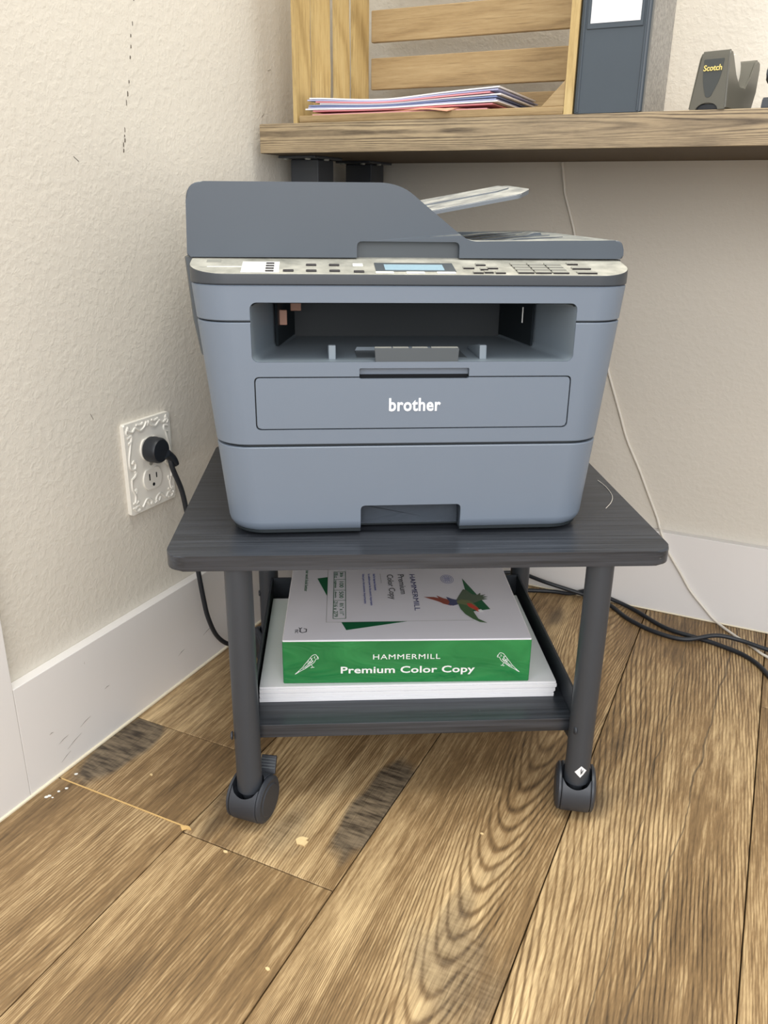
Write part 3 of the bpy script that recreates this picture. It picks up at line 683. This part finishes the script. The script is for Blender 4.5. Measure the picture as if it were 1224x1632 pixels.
for x0, x1 in ((-.0455, -.029), (-.0178, -.0011), (.0101, .0272)): onp('soft_key', 'white_p', x0, x1, .0014, .0062, .0009)
for x, y, w in ((.0418, .0185, .010), (.0480, .0030, .009), (.0640, .0185, .010), (.0685, .0030, .009), (.0549, .030, .009), (.0555, .0145, .007), (.0580, .0045, .008)): button(x, y, w, .006, 'key')
for x, y, w in ((.0418, .0180, .010), (.0480, .0024, .009), (.0640, .0180, .010), (.0685, .0024, .009), (.0549, .0292, .009), (.0555, .0138, .007), (.0580, .0038, .008)): onp('key_face_shade', 'key_dk', .0+x-w/2, x+w/2, y, y+.0009, .00125, 0)  # dark strips paint in the keys' front faces and their shadows
for r in range(4):
    for c in range(3):
        sh = .0028*r; x = .0850+.0163*c-sh*.12; y = .0045+.0088*r
        k_ = onp('number_key', 'key', x, x+.0146, y, y+.0075, .0012, .0003)
        onp('key_face_shade', 'key_dk', x, x+.0146, y-.0009, y-.0001, .0012, 0)
for x0, x1, y in ((.1390, .1490, .034), (.1395, .157, .0185), (.1405, .1585, .0035)):
    onp('button', 'key', x0, x1, y+.0008, y+.007, .0012, .0004); onp('key_face_shade', 'key_dk', x0, x1, y-.0002, y+.0008, .00125, 0)
# scanner lid with document feeder
AY = .0500
lidp = fillet([(-.2090, .2632), (.2072, .2640), (.2062, .2812), (.0560, .2790), (.0440, .2868), (-.0060, .3250), (-.0230, .3297), (-.2062, .3286)],
              [.003, .003, .0095, .016, .006, .014, .014, .016], 7)
bm = bmesh.new(); b_prism(bm, lidp, AY, .338, 'Y', .0016, 3)
lid = mesh_obj('scanner_lid', bm, 'adf', prn, ang=35)
wedge = pr_cut([(.064, .30), (.064, .2715), (.118, .2785), (.180, .2818), (.182, .30)], .074, .318)
hnd = pr_cut(fillet([(-.0513, .255), (.0463, .255), (.0463, .2782), (-.0513, .2782)], [0, 0, .005, .005]), .03, AY+.009)
cut(lid, [wedge, hnd])
box('handle_recess', 'body_dk', lid, (-.0516, AY+.0086, .2632), (.0466, AY+.0096, .2786))
for i in range(4):
    y = .115+.05*i
    prism('paper_rib', 'adf', lid, [(.068, .2724), (.118, .2787), (.165, .2813), (.165, .2820), (.118, .2796), (.068, .2734)], y, y+.004, 'Y')
prism('tray_stop', 'adf', lid, [(.135, .2795), (.158, .281), (.156, .2842), (.150, .2842)], .17, .21, 'Y', .0006)
sp = lambda x, y: .3064+(x-.0345)*.188+(y-.13)*.055
bm = bmesh.new(); P = fillet([(.018, .13), (.1212, .13), (.1400, .165), (.138, .27), (.12, .285), (.018, .285)], [.0, .004, .01, .01, .008, 0])
a = [bm.verts.new((x, y, sp(x, y)-.0043)) for x, y in P]; b = [bm.verts.new((x, y, sp(x, y))) for x, y in P]
for i in range(len(P)): bm.faces.new((a[i], a[(i+1) % len(P)], b[(i+1) % len(P)], b[i]))
bm.faces.new(a[::-1]); ft = bm.faces.new(b)
bmesh.ops.bevel(bm, geom=list(ft.edges), offset=.0008, segments=2, affect='EDGES')
dsp = mesh_obj('document_support', bm, 'support', prn, ang=35)
bm = bmesh.new(); q = [(.02, .20), (.112, .20), (.128, .215), (.128, .27), (.02, .27)]
a = [bm.verts.new((x, y, sp(x, y)+.0001)) for x, y in q]; b = [bm.verts.new((x, y, sp(x, y)+.0016)) for x, y in q]
for i in range(5): bm.faces.new((a[i], a[(i+1) % 5], b[(i+1) % 5], b[i]))
bm.faces.new(a[::-1]); bm.faces.new(b); mesh_obj('support_extension', bm, 'support', dsp, smooth=False)
dm = part('maker_dot', prn)

# ------------------------------------------------------------------ outlet, cords and cables
ol = thing('wall_outlet', 'ivory wall outlet with an ornate scrolled cover plate on the left wall', 'outlet', (WX, -.537, .323))
hy, hz = .0415, .0575
prism('cover_plate', 'ivory', ol, fillet([(-hy, -hz), (hy, -hz), (hy, hz), (-hy, hz)], .002), 0, .0058, 'X', .0018, 3)
bm = bmesh.new()
half = [[(-.036, .050), (-.028, .046), (-.022, .050), (-.014, .045), (-.006, .048), (-.002, .0525), (0, .0485)],
        [(-.037, .040), (-.030, .042), (-.030, .036), (-.036, .033)], [(-.030, .040), (-.034, .026), (-.0375, .012), (-.036, .002), (-.029, .0), (-.027, .006), (-.030, .010), (-.033, .007)],
        [(-.036, -.012), (-.030, -.009), (-.027, -.004)], [(-.036, -.012), (-.0365, -.024), (-.032, -.034), (-.034, -.044), (-.028, -.042)], [(-.034, .054), (-.038, .048), (-.036, .044)],
        [(-.0345, -.028), (-.030, -.026), (-.031, -.031)], [(-.020, .0535), (-.012, .052), (-.008, .054)]]
low = [[(-.036, -.050), (-.028, -.047), (-.022, -.052), (-.013, -.044), (-.005, -.047), (-.004, -.052), (0, -.054)], [(-.038, -.048), (-.033, -.054), (-.027, -.053)], [(-.037, -.042), (-.031, -.045)], [(-.012, -.048), (-.008, -.053), (-.003, -.049)]]
for ln_ in half+low:
    for s in (-1, 1):
        b_tube(bm, [(.0058, s*y, z) for y, z, _ in [tuple(v) for v in crv([(a, b, 0) for a, b in ln_], 4)]], .0016, 6)
for y, z in ((-.029, -.0035), (-.034, .0515), (-.002, .0525)):
    for s in (-1, 1): bmesh.ops.create_icosphere(bm, subdivisions=1, radius=.0022, matrix=Matrix.Translation((.0055, s*y, z)))
sw = mesh_obj('scroll_relief', bm, 'ivory', ol)
for zc_ in (.0197, -.0197):
    pts = [(.0172*math.cos(R(a)), max(-.0135, min(.0135, .0172*math.sin(R(a))))) for a in range(0, 360, 12)]
    rc = prism('receptacle', 'ivory', ol, [(y, z+zc_) for y, z in pts], .0045, .0078, 'X', .0008)
    bm = bmesh.new()
    for y, h in ((-.0065, .0042), (.0062, .0034)): b_box(bm, (.0072, y-.0009, zc_+.003-h), (.0081, y+.0009, zc_+.003+h))
    b_lathe(bm, [(.0001, .0072), (.0022, .0072), (.0022, .0081)], 12, 'X', (0, 0, zc_-.0078)); mesh_obj('slot', bm, 'groove', rc)
lathe('screw', 'key', ol, [(.003, .005), (.003, .0065), (.0001, .0067)], 12, 'X')

cord = thing('power_cord', 'black power cord plugged into the ornate outlet and hanging down behind the cart', 'cord', (0, 0, 0))
PY, PZ = -.5385, .3420
pg = lathe('plug', 'rubber', cord, [(.0130, WX+.0085), (.0160, WX+.0095), (.0165, WX+.0150), (.0160, WX+.0165), (.0160, WX+.0235), (.0140, WX+.0265), (.0001, WX+.0270)], 32, 'X', (0, PY, PZ))
tube('strain_relief', 'rubber', pg, crv([(.012, PY+.008, PZ-.006), (.0145, PY+.016, PZ-.014), (.0155, PY+.021, PZ-.023)], 5), .0055, 10, lambda t: .0068-.0028*t)
tube('cable', 'rubber', cord, crv([(.0135, PY+.0125, PZ-.010), (.015, -.5240, .3150), (.015, -.5110, .2840), (.0155, -.5045, .2520), (.018, -.4985, .205), (.020, -.4955, .1610), (.021, -.4900, .118), (.021, -.4830, .0860), (.020, -.4660, .0500), (.022, -.4420, .0240), (.03, -.41, .0085), (.040, -.375, .0040), (.048, -.350, .030), (.0545, -.338, .0624), (.0640, -.331, .0840), (.0690, -.3285, .1067), (.072, -.325, .150), (.078, -.32, .25), (.085, -.325, .36), (.098, -.345, .385)], 6), .0033, 10)
def floor_cable(nm, lab, pts, r=.0034, mat='rubber', cat='cable', grp=None):
    o = tube(nm, mat, None, crv(pts, 6), r, 10); return tag(o, lab, cat, grp)
floor_cable('data_cable', 'black cable that arcs down from the baseboard and runs straight on along the floor', [(.27, -.150, .30), (.265, -.12, .16), (.29, -.055, .045), (.335, -.016, .028), (.382, -.020, .022), (.420, -.014, .014), (.452, -.010, .0075), (.4919, -.0180, .0035), (.5292, -.0547, .0036), (.5724, -.0800, .0036), (.6205, -.0870, .0042), (.6646, -.0680, .0125), (.7006, -.0640, .0105), (.7397, -.0717, .0085), (.86, -.09, .0036), (1.1, -.08, .0036)])
floor_cable('data_cable', 'black cable lying flat along the baseboard that bends away toward the photo right edge', [(.24, -.085, .0036), (.30, -.045, .0036), (.3463, -.0305, .0036), (.3937, -.0125, .0036), (.425, -.008, .0045), (.455, -.0055, .0155), (.4820, -.006, .0110), (.5308, -.0165, .0036), (.5889, -.0601, .0036), (.640, -.0720, .0036), (.6710, -.0800, .0036), (.7111, -.0985, .0036), (.7416, -.1394, .0036), (.79, -.25, .0036), (.88, -.33, .0036)])
floor_cable('thin_cable', 'thin translucent white cable hanging down the back wall and over the baseboard', [(.3440, .0115, .691), (.3500, .0118, .66), (.3520, .0118, .648), (.3650, .0118, .612), (.3720, .0118, .590), (.395, .0118, .50), (.4320, .0118, .42), (.4511, .0118, .3703), (.4700, .0118, .322), (.4854, .0118, .2825), (.5100, .0118, .236), (.5303, .0118, .1940), (.5480, .0110, .158), (.5540, .006, .1445), (.5590, -.0018, .1380), (.5728, -.0022, .1098), (.5966, -.0022, .0758), (.6147, -.0022, .0495), (.6372, -.0025, .0263), (.6600, -.005, .0060), (.6900, -.034, .0024), (.7150, -.058, .0024), (.7404, -.0839, .0024), (.80, -.11, .0024), (.95, -.12, .0024)], .0021, 'cable_w')
hair = tube('stray_thread', 'cable_w', None, crv([c2r(.234, .215)+(KH+.0008,), c2r(.2365, .190)+(KH+.0006,), c2r(.234, .160)+(KH+.0006,), c2r(.226, .138)+(KH+.0006,), c2r(.2135, .118)+(KH+.0006,)], 6), .00035, 5)
tag(hair, 'fine white thread lying on the black cart top right of the printer', 'thread')

def crumb(nm, lab, x, y, pts, h, mat, grp=None, cat='debris'):
    bm = bmesh.new(); b_prism(bm, pts, .0002, h, 'Z'); 
    for v in bm.verts: v.co.z += abs(v.co.x)*.12 if v.co.z > .0003 else 0
    o = mesh_obj(nm, bm, mat, None, smooth=False); o.location = (x, y, 0); return tag(o, lab, cat, grp)
crumb('paper_scrap', 'small torn cream scrap on the floor in front of the left caster', .3084, -.7138, [(-.007, -.002), (-.003, -.0065), (.002, -.005), (.006, -.006), (.0065, .001), (.003, .002), (.004, .006), (-.003, .0055), (-.0055, .003)], .0009, 'crumb', None, 'scrap')
crumb('wood_splinter', 'orange splinter lying at the plank joint left of the cart', .1862, -.7525, [(-.006, -.001), (-.001, -.005), (.002, -.001), (.0075, .000), (.002, .003), (-.002, .002)], .0015, 'filler')
for x, y, r, lab in ((.245, -.762, .0022, 'tiny white crumb on the plank seam below the left caster'), (.095, -.700, .0018, 'tiny white crumb on the floor nearest the left baseboard'), (.36, -.86, .002, 'tiny yellowish crumb on the floor at the bottom of the photo'), (.475, -.62, .0016, 'tiny pale crumb on the floor right of the right caster'), (.215, -.66, .0013, 'tiny pale crumb on the floor left of the left caster')):
    crumb('crumb', lab, x, y, [(r*(1+.4*rnd.random())*math.cos(R(a)), r*(.6+.4*rnd.random())*math.sin(R(a))) for a in range(0, 360, 60)], .0010, 'crumb', 'crumbs on the floor')
for i in range(6):
    x = .006+rnd.random()*.022; y = -.79+rnd.random()*.06; r = rnd.uniform(.0005, .0013)
    crumb('paint_chip', 'tiny flake of white paint on the floor along the left baseboard', x, y, [(r*2.2*math.sin(R(a)+.4)*rnd.uniform(.6, 1), r*1.6*math.cos(R(a))) for a in range(0, 360, 60)], .0007, 'white_p', 'white paint flakes by the left baseboard')
for o in [q for q in bpy.data.objects if q.name.startswith('maker_dot')]: bpy.data.objects.remove(o)
